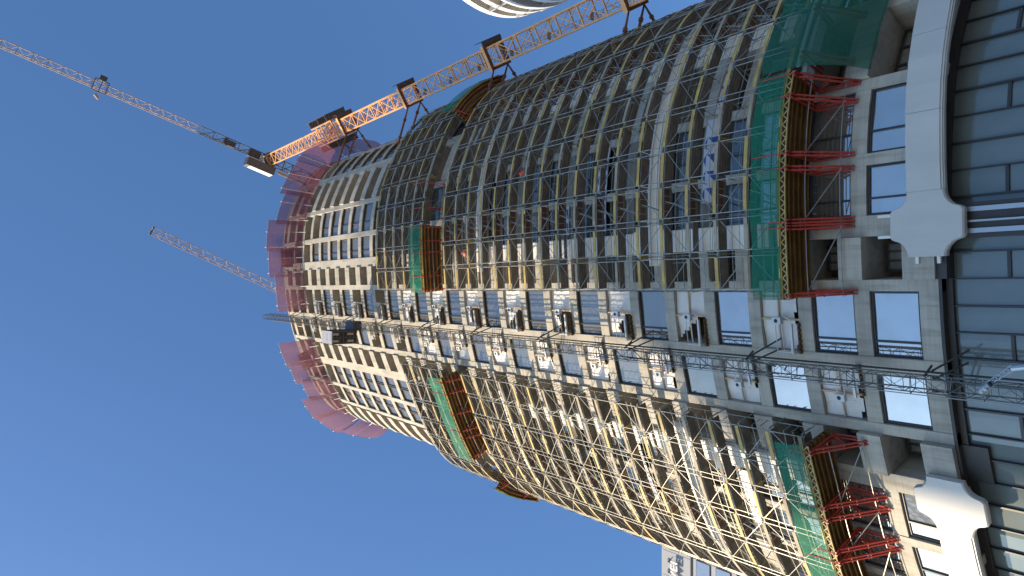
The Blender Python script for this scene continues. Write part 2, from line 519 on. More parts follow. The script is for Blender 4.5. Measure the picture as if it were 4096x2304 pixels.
def white_band(parent, ua, ub, zc, hh=0.84, off=0.35, th=0.3, seg=3.4, grow=0.0, m='white_clad'):
    b = MB(); sgn = 1 if ub > ua else -1; off0 = off
    u = ua
    while (ub-u)*sgn > 0.2:
        v = u+sgn*seg
        if (ub-v)*sgn < 0: v = ub
        a, c = min(u, v)+0.008, max(u, v)-0.008
        off = lambda d: (lambda q: off0+grow*abs(q-ua)+d)
        b.ubox(a, c, off(0), off(th-0.12), zc-hh, zc+hh)
        b.ubox(a, c, off(th-0.12), off(th-0.05), zc-hh+0.05, zc+hh-0.02)
        b.ubox(a, c, off(th-0.05), off(th), zc-hh+0.14, zc+hh-0.05)
        u = v
    return b.build('cladding_band', m, parent)
WN = 0.66+0.78
uA, uB, uC = U(2.9), U(-9.95), U(14.4)
ZP = 19.22
white_node(tower, uA, ZP); white_node(tower, uB, ZP+0.3)
white_band(tower, uA+WN, uC+6, ZP, seg=3.4, grow=0.075); white_band(tower, uB-WN, uB-18, ZP+0.3)
white_node(tower, uC, ZP) if False else None
for zc in (36.35, 56.5):
    for uc in (uA, uB, uC): white_node(tower, uc, zc, off=0.12, th=0.5, m='white_panel')
    white_band(tower, uA+WN, uC-WN, zc, off=0.12, th=0.5, m='white_panel'); white_band(tower, uC+WN, uC+24, zc, off=0.12, th=0.5, m='white_panel')
    white_band(tower, uB-WN, uB-24, zc, off=0.12, th=0.5, m='white_panel')
for uc in (uA, uB, uC):
    for za, zb in ((27.5, 36.4-1.62), (36.4+1.62, 56.4-1.62)):
        b = MB(); z = za
        while z < zb-0.2:
            z2 = min(zb, z+3.19)
            b.ubox(uc-0.66, uc+0.66, 0.12, 0.5, z+0.01, z2-0.01, 3); b.ubox(uc-0.6, uc+0.6, 0.5, 0.54, z+0.03, z2-0.03, 3)
            z = z2
        b.build('pillar_cladding', 'white_panel', tower)
# little connectors beside the podium node
cn = MB()
cn.ubox(uA-0.55, uA-0.42, 0.2, 0.3, 20.9, 21.6, 1); cn.ubox(uA+0.42, uA+0.55, 0.2, 0.3, 20.9, 21.6, 1)
cn.ubox(uA-1.75, uA-1.44, 0.3, 0.42, ZP+0.45, ZP+0.6, 1); cn.ubox(uA-1.75, uA-1.44, 0.3, 0.42, ZP-0.5, ZP-0.35, 1)
cn.build('fixing_bracket', 'pole_white', tower)
# film wrapped panels on two levels
def wrapped(ua, ub, z0, z1):
    b = MB(); b.mi = 0
    b.ubox(ua, ub, 0.02, 0.09, z0, z1)
    b.mi = 1
    u = ua+0.1; t = 0
    while u < ub-0.9:
        h = z1-z0
        a, c, d = P3(u, 0.094, z0+0.06), P3(u+0.75, 0.094, z0+0.06), P3(u+0.75, 0.094, z0+h*0.72)
        b.poly([a, c, d])
        a, c, d = P3(u+0.05, 0.094, z0+h*0.80), P3(u+0.8, 0.094, z0+h*0.80), P3(u+0.4, 0.094, z1-0.04)
        b.poly([a, c, d])
        u += 1.0
    return tag(b.build('wrapped_panel', ['film_white','blue'], tower), 'cladding panel still in blue and white protective film')
for ua, ub, z0, z1 in ((U(3.9), U(9.7), 41.0, 42.0), (U(5.0), U(10.0), 31.4, 32.5), (U(10.2), U(14), 31.4, 32.4), (U(-15.2), U(-11), 41.0, 41.9), (U(-14.5), U(-11), 31.5, 32.4), (U(3.9), U(6), 45.0, 45.7)):
    wrapped(min(ua,ub), max(ua,ub), z0, z1)

# ------------------------------------------------------------------ hoist bay: sheets, landing gates
ORD = ['lowest','second','third','fourth','fifth','sixth','seventh','eighth','ninth','tenth','eleventh','twelfth','thirteenth','fourteenth','fifteenth']
def sheet_mesh(u0, u1, z0, z1, off, style, seed):
    rnd = random.Random(seed)
    b = MB(); nu, nz = 14, 12
    ph = rnd.random()*6
    def pt(i, j):
        s, t = i/nu, j/nz
        u = u0+(u1-u0)*s; z = z0+(z1-z0)*t
        o = off+0.035*math.sin(7*s+ph+2*t)+0.018*math.sin(13*s+5*t+ph*2)+0.012*math.sin(17*t+ph)
        return P3(u, o, z)
    for i in range(nu):
        for j in range(nz):
            s, t = (i+0.5)/nu, (j+0.5)/nz
            if style == 'tear' and s < 0.52 and t < 0.25+0.85*(0.52-s)/0.52: continue
            if style == 'flap' and s < 0.50 and t < 0.45+0.18*math.sin(9*s): continue
            if style == 'half' and s < 0.48 and t < 0.78+0.08*math.sin(12*s+ph): continue
            if style == 'low' and t < 0.12+0.06*math.sin(11*s+ph): continue
            b.quad(pt(i,j), pt(i+1,j), pt(i+1,j+1), pt(i,j+1))
    return b
cnt = {'R':0,'L':0}
gate_proto = {}
def make_gate(side, loc, rz, label):
    """local frame: x along the facade (to the right), -y outward, z up; opening centre at the origin"""
    sg = 1 if side == 'R' else -1
    root = local_thing('landing_gate', label, 'landing gate', loc, rz, 'landing gates beside the hoist')
    hb = MB(); hb.box(0.05*sg-0.18, 0.05*sg+0.18, -0.36, -0.12, 0.83, 1.36)
    mo = hb.build('motor_box', 'gate_white', root)
    hl = MB(); hl.tube((0.05*sg,-0.362,1.12), (0.05*sg,-0.37,1.12), 0.11, 14)
    hl.build('vent_hole', 'black', mo)
    rl = MB()
    xe = -1.62*sg; xs = -0.18*sg
    for z in (0.62, 1.02): rl.tube((xs,-0.36,z+0.15), (xe,-0.36,z+0.1), 0.024, 6)
    rl.tube((xe,-0.36,0.05), (xe,-0.36,1.15), 0.026, 6)
    rl.build('gate_rail', 'gate_white', root)
    fm = MB(); fm.box(min(xs+0.1*sg,xe), max(xs+0.1*sg,xe), -0.42, -0.3, 0.12, 0.25)
    fm.tube((0.1*sg,-0.36,0.2), (0.3*sg,-0.1,0.9), 0.03)
    fm.box(xe-0.08, xe+0.08, -0.42, -0.02, 0.1, 0.2)
    fm.build('bottom_frame', 'gate_white', root)
    tb = MB()
    for q in range(6):
        x = xs+(xe-xs)*q/5
        tb.box(x-0.09, x+0.09, -0.15, 0.1, -0.11, -0.03)
    tb.box(min(xs,xe)-0.1, max(xs,xe)+0.1, -0.12, 0.1, -0.03, 0.0)
    tb.build('timber_ramp', 'timber', root)
    return root
sheets_styles = ['low','tear','flap','half','tear','half','tear','flap','half','tear','flap']
for (u0, u1, n, sd) in sorted(H_OPEN, key=lambda h: h[2]):
    c = cnt[sd]; cnt[sd] += 1
    um = (u0+u1)/2
    colname = 'right-hand' if sd == 'R' else 'left-hand'
    p = P3(um, 0, wb(n)+0.02); nn = normal(um)
    rz = math.atan2(nn.x, -nn.y)
    lab = '%s landing gate of the %s window column beside the hoist mast' % (ORD[c], colname)
    if n < 26:
        if sd not in gate_proto: gate_proto[sd] = make_gate(sd, p, rz, lab)
        else: copy_thing(gate_proto[sd], p, rz, lab)
    pb = MB(); pb.ubox(um+0.02, um+0.12, -0.19, -0.1, wb(n), wt(n), 1)
    pb.ubox(u0+0.05, u1-0.05, -0.185, -0.12, wb(n)+1.25, wb(n)+1.33) if n < 6 else None
    tag(pb.build('timber_post', 'post', None, P3(um,0,wb(n))), 'pale timber post standing in the %s opening of the %s window column' % (ORD[c], colname), 'post', 'timber posts in hoist openings')
    if n <= 16:
        st = sheets_styles[c % len(sheets_styles)] if sd == 'R' else ('low' if c % 3 else 'flap')
        if sd == 'L': st = 'low'
        b = sheet_mesh(u0+0.03, u1-0.03, wb(n)+0.02, wt(n)-0.02, -0.26, st, n*3+(sd == 'R'))
        o = b.build('plastic_sheet', 'sheet', None, P3(um,0,wb(n)), True)
        tag(o, 'white sheet hung in the %s opening of the %s window column' % (ORD[c], colname), 'sheet', 'white sheets in hoist openings')

# ------------------------------------------------------------------ scaffolds
def scaffold(label, ua, ub, z0, nl, lift=2.05, oi=0.70, oo=1.46, ladder=(), yellow=0.7, closed=1):
    um = (ua+ub)/2
    root = thing('scaffold', label, 'scaffold', P3(um, 1, z0), 'scaffolds on the tower faces')
    # nodes: module length 2.1 with a 0.36 joint
    sgn = 1 if ub > ua else -1
    nodes = []; u = ua
    kf = 1.0
    while (ub-u)*sgn > 0:
        nodes.append(u); u += sgn*2.12/1.03
    top = z0+nl*lift+0.4
    gap = 0.17
    for i, un in enumerate(nodes):
        for d in (-gap, gap):
            if (i == 0 and d*sgn < 0): continue
            st = MB(); st.tube(P3(un+d, oo, z0-0.2), P3(un+d, oo, top), 0.030, 5)
            for L in range(nl+1): st.tube(P3(un+d, oo, z0+L*lift-0.05), P3(un+d, oo, z0+L*lift+0.06), 0.05, 5)
            st.build('standard', 'tube', root)
        st = MB(); st.tube(P3(un, oi, z0-0.2), P3(un, oi, top), 0.028, 4)
        st.build('standard', 'tube', root)
    rnd = random.Random(int(abs(ua)*100)+nl)
    n = len(nodes)
    colmat = {}
    for L in range(nl+1):
        z = z0+L*lift
        d = MB(); tb = MB(); gr = MB(); br = MB()
        for i in range(n-1):
            a, c = sorted((nodes[i], nodes[i+1])); a += gap; c -= gap
            lad = i in ladder
            # decking planks with ribs
            if lad:
                d.mi = 1
                d.ubox(a, c, oi+0.24, oo-0.06, z-0.06, z-0.01, 2)
                d.mi = 2
                for q in range(1, 4): d.ubox(a+(c-a)*q/4-0.02, a+(c-a)*q/4+0.02, oi+0.24, oo-0.06, z-0.085, z-0.06, 1)
                d.mi = 0
                d.ubox(a, c, oi+0.03, oi+0.21, z-0.06, z-0.01, 2)
            else:
                d.mi = 0
                w = (oo-oi-0.08)/3
                for q in range(3):
                    if rnd.random() < 0.035: continue
                    o = oi+0.04+q*w
                    d.ubox(a, c, o+0.012, o+w-0.012, z-0.045, z-0.005, 2)
                    d.ubox(a, c, o+0.012, o+0.04, z-0.085, z-0.045, 1); d.ubox(a, c, o+w-0.04, o+w-0.012, z-0.085, z-0.045, 1)
                    d.ubox(a, c, o+w*0.45, o+w*0.55, z-0.065, z-0.045, 1)
            # toe board
            y = rnd.random() < yellow
            tb.mi = 0 if y else 1
            jz = rnd.uniform(-0.025, 0.02)
            tb.ubox(a+0.02, c-0.02, oo+0.035, oo+0.075, z-0.03+jz, z+0.2+jz, 2)
            # edge ledger under the board
            gr.tube(P3(a-gap, oo-0.02, z-0.075), P3(c+gap, oo-0.02, z-0.075), 0.026, 4)
            if L < nl:
                for h in (0.52, 1.02):
                    if rnd.random() > 0.1: gr.tube(P3(a-gap, oo, z+h+rnd.uniform(-0.04,0.04)), P3(c+gap, oo, z+h+rnd.uniform(-0.04,0.04)), 0.017, 4)
                if rnd.random() < 0.45: gr.tube(P3(a-gap, oi, z+1.0), P3(c+gap, oi, z+1.0), 0.016, 4)
                if (i+L) % 2 == 0: p, q = (a, c)
                else: p, q = (c, a)
                br.tube(P3(p, oo+0.01, z+0.1+rnd.uniform(0,0.12)), P3(q, oo+0.01, z+lift-0.12-rnd.uniform(0,0.12)), 0.022, 4)
                if rnd.random() < 0.12:
                    e = a+(c-a)*rnd.random(); gr.tube(P3(e, oi+0.2, z+0.05), P3(e+rnd.uniform(-0.3,0.3), oi+0.3, z+1.9), 0.02, 4)
                if lad:
                    e0, e1 = (a+0.35, c-0.3)
                    for dd in (0.0, 0.34):
                        br.tube(P3(e0, oi+0.3+dd, z), P3(e1-0.4, oi+0.3+dd, z+lift), 0.028, 4)
                    for q in range(8):
                        t = q/8; uu = e0+(e1-0.4-e0)*t
                        br.tube(P3(uu, oi+0.3, z+lift*t), P3(uu, oi+0.64, z+lift*t), 0.02, 4)
            # joint board between modules
            if i > 0:
                un = nodes[i]
                tb.mi = 2
                tb.ubox(un-gap+0.04, un+gap-0.04, oi+0.05, oo+0.02, z-0.03, z+0.05, 1)
                if rnd.random() < 0.22:
                    tb.mi = 0; tb.ubox(un-gap+0.05, un+gap-0.05, oi+0.1, oo+0.03, z-0.1, z-0.032, 1)
            # transom and wall tie
            gr.tube(P3(nodes[i], 0.05, z-0.11), P3(nodes[i], oo+0.1, z-0.11), 0.026, 4)
        # end guard
        e = nodes[0]
        gr.tube(P3(e, oi, z-0.06), P3(e, oo, z-0.06), 0.032, 4)
        if L < nl:
            for h in (0.55, 1.05): gr.tube(P3(e, oi, z+h), P3(e, oo, z+h), 0.022, 4)
        dk = d.build('deck', ['deck','ply','post'], root)
        tb.build('toe_board', ['yellow','woodgrey','deck'], dk)
        gr.build('guardrail', 'tube', root)
        if br.v: br.build('brace', 'tube', root)
    return root
UR0 = U(-0.05); UL0 = U(-7.15)
scaffold('tall lower scaffold covering the right-hand face above the bottom green-netted platform', UR0, U(14.4)+18, 26.1, 17, ladder=(2, 7), yellow=0.72)
scaffold('tall lower scaffold covering the left-hand face in full sun', UL0, U(-15.4)-16, 26.1, 17, ladder=(3, 7), yellow=0.45)
scaffold('short upper scaffold over the right-hand face below the bare concrete floors', UR0, U(14.4)+18, 65.0, 5, yellow=0.5)
scaffold('short upper scaffold over the left-hand face below the bare concrete floors', UL0, U(-15.4)-16, 65.0, 4, yellow=0.3)

# ------------------------------------------------------------------ cantilevered platforms with green nets
def platform(label, ua, ub, z, brk, net_h=1.7, group='cantilevered net platforms', z_low=2.5, drop=0):
    ua, ub = min(ua,ub), max(ua,ub)
    um = (ua+ub)/2
    root = thing('net_platform', label, 'platform', P3(um, 1, z), group)
    d = MB(); d.ubox(ua, ub, 0.25, 2.15, z-0.06, z); d.build('deck', 'ply', root)
    for o in (0.35, 0.75, 1.15, 1.55, 1.93):
        j = MB(); j.ubox(ua, ub, o-0.05, o+0.05, z-0.29, z-0.25); j.ubox(ua, ub, o-0.02, o+0.02, z-0.25, z-0.1); j.ubox(ua, ub, o-0.05, o+0.05, z-0.1, z-0.062)
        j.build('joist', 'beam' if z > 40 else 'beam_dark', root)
    e = MB()
    e.mi = 0
    e.ubox(ua, ub, 2.18, 2.26, z-0.30, z-0.25); e.ubox(ua, ub, 2.18, 2.26, z+0.02, z+0.09)
    e.ubox(ua, ub, 2.12, 2.30, z+0.09, z+0.15)
    e.mi = 1; e.ubox(ua, ub, 2.16, 2.18, z-0.25, z+0.02)
    e.mi = 0
    nz = max(1, int((ub-ua)/0.42)); s = (ub-ua)/nz
    for i in range(nz):
        a = ua+i*s
        e.tube(P3(a, 2.2, z-0.25), P3(a+s/2, 2.2, z+0.02), 0.034); e.tube(P3(a+s/2, 2.2, z+0.02), P3(a+s, 2.2, z-0.25), 0.034)
    e.build('edge_girder', ['yellow','black'], root)
    for ub_ in brk:
        b = MB(); w = 0.055 if z < 40 else 0.04
        for q in ((-0.085, 0.085) if z < 40 else (0.0,)):
            b.tube(P3(ub_+q, 0.06, z-0.40), P3(ub_+q, 2.32, z-0.40), w)
            b.tube(P3(ub_+q, 0.10, z-z_low), P3(ub_+q, 2.0, z-0.46), w)
            b.tube(P3(ub_+q, 0.08, z-z_low-0.1), P3(ub_+q, 0.08, z-0.42), w)
            b.tube(P3(ub_+q, 0.3, z-0.45), P3(ub_+q, 0.95, z-1.5), 0.04)
        for t in (0.15, 0.5, 0.85): b.tube(P3(ub_-0.16, 0.1+1.9*t, z-z_low+(z_low-0.46)*t), P3(ub_+0.16, 0.1+1.9*t, z-z_low+(z_low-0.46)*t), 0.035)
        b.tube(P3(ub_, 2.3, z-0.4), P3(ub_, 2.3, z+net_h), 0.035)
        b.build('bracket', 'redpaint', root)
    c = MB()
    for o, zz in ((1.5, z-0.9), (0.45, z-2.1)):
        c.path([P3(ua+(ub-ua)*i/20, o, zz) for i in range(21)], 0.026, 4)
    for a, b_ in zip(brk, brk[1:]):
        if b_-a > 1.2: c.tube(P3(a, 1.5, z-0.8), P3(b_, 0.45, z-2.2), 0.028)
    c.build('cross_brace', 'tube', root)
    n = MB(); nu = max(3, int((ub-ua)/0.5)); nzv = 5
    def pt(i, j):
        u = ua+(ub-ua)*i/nu; t = j/nzv
        sag = 0.05*math.sin(i*1.7)+0.04*math.sin(i*0.63+j)
        return P3(u, 2.3+sag*math.sin(math.pi*t)+0.03*t, z+0.05+(net_h+0.06*math.sin(i*0.9)*(j == nzv))*t)
    for i in range(nu):
        for j in range(nzv): n.quad(pt(i,j), pt(i+1,j), pt(i+1,j+1), pt(i,j+1))
    n.build('net', 'green_net', root, smooth=True)
    g = MB()
    for h in (0.6, 1.15): g.path([P3(ua+(ub-ua)*i/20, 2.2, z+h) for i in range(21)], 0.024, 4)
    g.build('guardrail', 'tube', root)
    return root
ZB = 25.5
platform('bottom platform with green net and yellow girder on the right-hand face', U(-0.35), U(10.3), ZB, [U(x) for x in (-0.15, 3.05, 3.4, 5.9, 6.5, 9.1, 10.1)])
platform('bottom platform with green net and yellow girder on the left-hand sunlit face', U(-15.4)-5, U(-7.35), ZB, [U(-15.4)-4.6, U(-15.4)-1.6, U(-15.4)-1.1, U(-13.5), U(-12.9), U(-11.2), U(-10.6), U(-7.6)])
ZU = 64.0
platform('upper platform with green net on the right-hand face beside the hoist bay', U(-0.2), U(5.8), ZU, [U(x) for x in (0.0, 1.3, 3.4, 4.4, 5.5, 7.3, 9.3)], 2.2)
platform('small upper platform with green net at the far right edge of the tower', U(15.5), U(18.3)+1.5, ZU, [U(15.6), U(18.2)+1], 2.2)
platform('upper platform with green net on the left-hand face', U(-15.3), U(-7.6), ZU, [U(x) for x in (-14.9, -13.2, -12.6, -11.0, -9.0, -8.0)], 2.2)
tail = platform('short red-framed platform at the far left edge of the tower', U(-15.4)-7.5, U(-15.4)-3.0, ZU, [U(-15.4)-7.2, U(-15.4)-5.6, U(-15.4)-3.2], 0.4)
# draped net under the right-hand end
dn = MB(); nu, nz = 26, 12
ua, ub = U(10.4), U(14.4)+8
def dpt(i, j):
    s, t = i/nu, j/nz
    u = ua+(ub-ua)*s
    o = 2.3-1.95*t+0.55*math.sin(math.pi*t)+0.12*math.sin(s*19+2*t)+0.06*math.sin(s*41)
    z = ZB+1.6-4.9*t-0.4*math.sin(math.pi*t)+0.15*math.sin(s*11)
    return P3(u, o, z)
for i in range(nu):
    for j in range(nz): dn.quad(dpt(i,j), dpt(i+1,j), dpt(i+1,j+1), dpt(i,j+1))
tag(dn.build('drape_net', 'green_drape', None, P3(ua,1,ZB), True), 'dark green net draped under the scaffold at the right-hand end of the bottom platform', 'net')
fr = thing('support_frame', 'red support brackets carrying pale beams behind the dark green draped net', 'bracket', P3(U(12.5),0,ZB))
for q in (U(11.2), U(13.6), U(14.4)+2.5, U(14.4)+5):
    b = MB()
    for e in (-0.14, 0.14):
        b.tube(P3(q+e,0.1,ZB-0.3), P3(q+e,2.0,ZB-0.3), 0.075); b.tube(P3(q+e,0.1,ZB-2.4), P3(q+e,1.9,ZB-0.36), 0.07)
    b.build('bracket', 'redpaint', fr)
b = MB(); b.ubox(U(10.6), U(14.4)+7, 1.7, 1.82, ZB-0.2, ZB+0.02); b.ubox(U(10.6), U(14.4)+7, 1.1, 1.22, ZB-0.2, ZB+0.02); b.build('carrier_beam', 'pole_white', fr)

# ------------------------------------------------------------------ pink catch nets at the top
def catch_net(label, ua, ub, z=102.4, ot=2.7, dz=4.2, seed=0):
    rnd = random.Random(seed)
    um = (ua+ub)/2
    root = thing('catch_net', label, 'safety net', P3(um, 0.2, z), 'pink catch nets round the top floors')
    n = MB(); nu, nz = 10, 7
    ph = rnd.random()*6
    def pt(i, j):
        s, t = i/nu, j/nz
        o = 0.15+ot*t**0.9+0.14*math.sin(math.pi*t)*(0.6+0.4*math.sin(5*s+ph))
        zz = z+dz*t-0.3*math.sin(math.pi*t)*(0.7+0.3*math.sin(7*s+ph))
        return P3(ua+(ub-ua)*s, o, zz)
    for i in range(nu):
        for j in range(nz): n.quad(pt(i,j), pt(i+1,j), pt(i+1,j+1), pt(i,j+1))
    n.build('net', 'pink_net', root, smooth=True)
    for s in (0.12, 0.62):
        u = ua+(ub-ua)*(s+0.05*rnd.random())
        p = MB(); p.tube(P3(u, 0.0, z-0.6), P3(u, ot+0.25, z+dz+0.3), 0.04, 6); p.build('pole', 'pole_white', root)
    e = MB(); e.path([pt(i, nz) for i in range(nu+1)], 0.022, 4); e.build('edge_rope', 'pole_white', root)
nets = [(U(18.2)+6, U(18.2)+2.2,'fourth'), (U(18.2)+2, U(16.6),'third'), (U(16.3), U(12.9),'second'), (U(12.6), U(9.0),'first')]
LBL = ['farthest right pink catch net sticking out beyond the tower edge', 'second pink catch net from the right, behind the crane mast', 'wide pink catch net beneath the crane cabin', 'pink catch net above the right-hand fins beside the dark counter-jib',
       'pink catch net above the right-hand window columns', 'pink catch net at the middle of the tower top', 'pink catch net next to the short jib, right of the hoist mast',
       'pink catch net just left of the hoist mast top', 'second pink catch net left of the hoist mast, over the fins', 'third pink catch net left of the hoist mast', 'fourth pink catch net left of the hoist mast', 'large pink catch net hanging at the left tower edge', 'outermost left pink catch net fading round the tower edge']
rng = [(U(18.3)+6, U(18.3)+1.4), (U(18.3)+1.2, U(16.2)), (U(16.0), U(12.4)), (U(12.2), U(8.8)), (U(8.6), U(5.4)), (U(5.2), U(2.0)), (U(1.8), U(-2.4)),
       (U(-6.9), U(-9.4)), (U(-9.6), U(-12.0)), (U(-12.2), U(-14.2)), (U(-14.4), U(-16.4)), (U(-16.6), U(-18.2)), (U(-18.2)-0.4, U(-18.2)-4.5)]
for i, ((a, b), l) in enumerate(zip(rng, LBL)):
    catch_net(l, min(a,b)-0.3, max(a,b)+0.3, 101.8+0.5*((i*37) % 3), 2.5+0.35*((i*17) % 3), 4.6+0.35*((i*11) % 3), i)
# loose working platforms seen through the nets
for x, l in ((4.2, 'small tubular work platform on the top floor behind the pink nets, right of the jib'), (-9.6, 'small tubular work platform on the top floor left of the hoist mast')):
    t = thing('work_platform', l, 'work platform', P3(U(x), 1, 106), 'tubular work platforms on the top floor')
    d = MB(); d.ubox(U(x)-1.2, U(x)+1.2, 0.2, 1.8, 106, 106.08); d.build('deck', 'timber', t)
    r = MB()
    for q in (-1.2, 0, 1.2):
        r.tube(P3(U(x)+q, 1.75, 104.2), P3(U(x)+q, 1.75, 107.3), 0.03); r.tube(P3(U(x)+q, 0.1, 104.4), P3(U(x)+q, 1.75, 105.9), 0.03)
    for h in (106.5, 107.0): r.tube(P3(U(x)-1.2, 1.75, h), P3(U(x)+1.2, 1.75, h), 0.025)
    r.build('rail', 'tube', t)

# ------------------------------------------------------------------ passenger hoist: mast, cage
def lattice_box(mb, c, hw, z0, z1, sec, rc, rd, ang=0, kbrace=False, rh=None):
    """vertical square lattice mast"""
    ca, sa = math.cos(ang), math.sin(ang)
    cor = [Vector((c[0]+hw*(ca*a-sa*b), c[1]+hw*(sa*a+ca*b), 0)) for a, b in ((-1,-1),(1,-1),(1,1),(-1,1))]
    for p in cor: mb.tube((p.x,p.y,z0), (p.x,p.y,z1), rc, 4)
    z = z0; i = 0
    while z < z1-0.05:
        zt = min(z1, z+sec)
        for q in range(4):
            a, b = cor[q], cor[(q+1) % 4]
            mb.tube((a.x,a.y,z), (b.x,b.y,z), rh or rd, 4)
            if kbrace:
                zm = (z+zt)/2; mid = (a+b)/2
                mb.tube((a.x,a.y,z), (mid.x,mid.y,zm), rd, 4); mb.tube((b.x,b.y,z), (mid.x,mid.y,zm), rd, 4)
                mb.tube((a.x,a.y,zt), (mid.x,mid.y,zm), rd, 4); mb.tube((b.x,b.y,zt), (mid.x,mid.y,zm), rd, 4)
            else:
                if i % 2: a, b = b, a
                mb.tube((a.x,a.y,z), (b.x,b.y,zt), rd, 4)
        z = zt; i += 1
HX, HY = -4.15, 33.6
hoist = thing('hoist_mast', 'slim grey lattice mast of the passenger hoist up the tower nose', 'hoist mast', (HX,HY,0))
hm = MB(); lattice_box(hm, (HX,HY), 0.31, 0, 116.2, 0.9, 0.036, 0.015, math.radians(-10))
hm.build('lattice', 'hoist', hoist)
cb = MB(); cb.tube((HX+0.52,HY+0.05,0), (HX+0.52,HY+0.05,114), 0.05, 5); cb.build('cable_tube', 'black', hoist)
rk = MB(); rk.tube((HX-0.52,HY+0.12,0), (HX-0.52,HY+0.12,113), 0.028, 4); rk.tube((HX-0.3,HY+0.55,0), (HX-0.3,HY+0.55,113), 0.028, 4); rk.tube((HX+0.3,HY+0.6,0), (HX+0.3,HY+0.6,113), 0.028, 4)
z = 3.0
while z < 113:
    rk.tube((HX-0.52,HY+0.12,z), (HX+0.5,HY+0.05,z), 0.022, 4); rk.tube((HX-0.3,HY+0.55,z), (HX+0.3,HY+0.6,z), 0.022, 4); rk.tube((HX-0.52,HY+0.12,z), (HX-0.3,HY+0.55,z), 0.022, 4)
    z += 1.52
rk.build('guide_rail', 'tube', hoist)
zt = 18.9; i = 0
while zt < 112:
    t = MB()
    wallp = P3(U(-3.35), 0.02, zt+1.2); w2 = P3(U(-2.95), 0.02, zt-0.3)
    t.tube((HX+0.3,HY+0.1,zt+0.2), (HX+0.75,HY+0.75,zt+0.2), 0.055); 
    t.tube((HX+0.2,HY,zt-0.2), P3(U(-3.2),0.02,zt-0.9), 0.05); t.tube((HX+0.55,HY+0.35,zt), P3(U(-2.7),0.02,zt-1.0), 0.05)
    t.tube((HX+0.3,HY+0.2,zt-0.1), P3(U(-4.3),0.02,zt-0.4), 0.05); t.tube((HX-0.3,HY+0.2,zt-0.1), P3(U(-4.6),0.02,zt-0.5), 0.045)
    t.build('wall_tie', 'hoist', hoist)
    zt += FH*3; i += 1
cage = thing('hoist_cage', 'dark ribbed hoist cage with pale front stopped near the top of the mast', 'hoist cage', (-5.3,31.8,80.9))
cx0, cx1, cy0, cy1, cz0, cz1 = -6.05, -4.62, 30.45, 33.3, 80.9, 84.1
b = MB(); b.box(cx0,cx1,cy0+0.04,cy1,cz0+0.08,cz1); b.build('cabin', 'cage', cage)
b = MB(); b.box(cx0+0.02,cx1-0.02,cy0,cy0+0.04,cz0+0.1,cz1-0.05); b.box(cx0+0.3,cx1-0.3,cy0-0.03,cy0,cz0+0.3,cz0+0.42); b.box(cx0+0.3,cx1-0.3,cy0-0.03,cy0,cz0+1.5,cz0+1.62); b.build('front_door', 'cage_front', cage)
b = MB()
for q in range(8):
    yy = cy0+0.1+q*(cy1-cy0-0.2)/7
    b.box(cx0,cx1,yy-0.04,yy+0.04,cz0-0.06,cz0+0.08)
for xx in (cx0+0.06, (cx0+cx1)/2, cx1-0.06): b.box(xx-0.05,xx+0.05,cy0,cy1,cz0-0.12,cz0-0.06)
b.build('floor_frame', 'crane_dark', cage)
b = MB()
for e in (cx0-0.03, cx1):
    b = MB()
    for q in range(10):
        zz = cz0+0.3+q*0.3
        b.box(e,e+0.03,cy0+0.1,cy1-0.1,zz,zz+0.05)
    b.build('side_rib', 'crane_dark', cage)
for yy, xx in ((30.8,-5.7),(30.8,-4.95),(32.5,-5.7),(32.5,-4.95)):
    b = MB(); b.box(xx-0.12,xx+0.12,yy-0.35,yy+0.35,cz0-0.14,cz0-0.122); b.build('floor_lamp', 'crane_pale', cage)
b = MB(); b.box(-4.6,-3.65,32.9,33.9,cz0+0.2,cz0+2.4); b.tube((-4.5,33.2,cz0+2.4),(-4.2,33.3,cz0+4.0),0.06); b.build('drive_carriage', 'crane_dark', cage)

# ------------------------------------------------------------------ tower crane beside the right-hand edge
CX, CY = 22.4, 39.9
crane = thing('tower_crane', 'orange lattice tower crane tied to the right-hand edge of the tower', 'tower crane', (CX,CY,0))
CA = math.radians(-29)
cm = MB(); lattice_box(cm, (CX,CY), 0.88, 0, 134.5, 2.9, 0.095, 0.045, CA, True, 0.085)
cm.build('mast', 'orange', crane)
ld = MB()
for z in range(0, 134):
    ld.tube((CX-0.35,CY+0.5,z), (CX+0.05,CY+0.65,z), 0.025)
for d in (-0.35, 0.05): ld.tube((CX+d,CY+0.5+(d+0.35)*0.37,0), (CX+d,CY+0.5+(d+0.35)*0.37,133), 0.03)
z = 3
while z < 130:
    ld.box(CX-0.5,CX+0.2,CY+0.35,CY+0.75,z,z+0.04); z += 5.8
ld.build('ladder', 'crane_pale', crane)
jd = Vector((35.55-22.2, 1.0-40.0, 0)).normalized(); js = Vector((-jd.y, jd.x, 0))
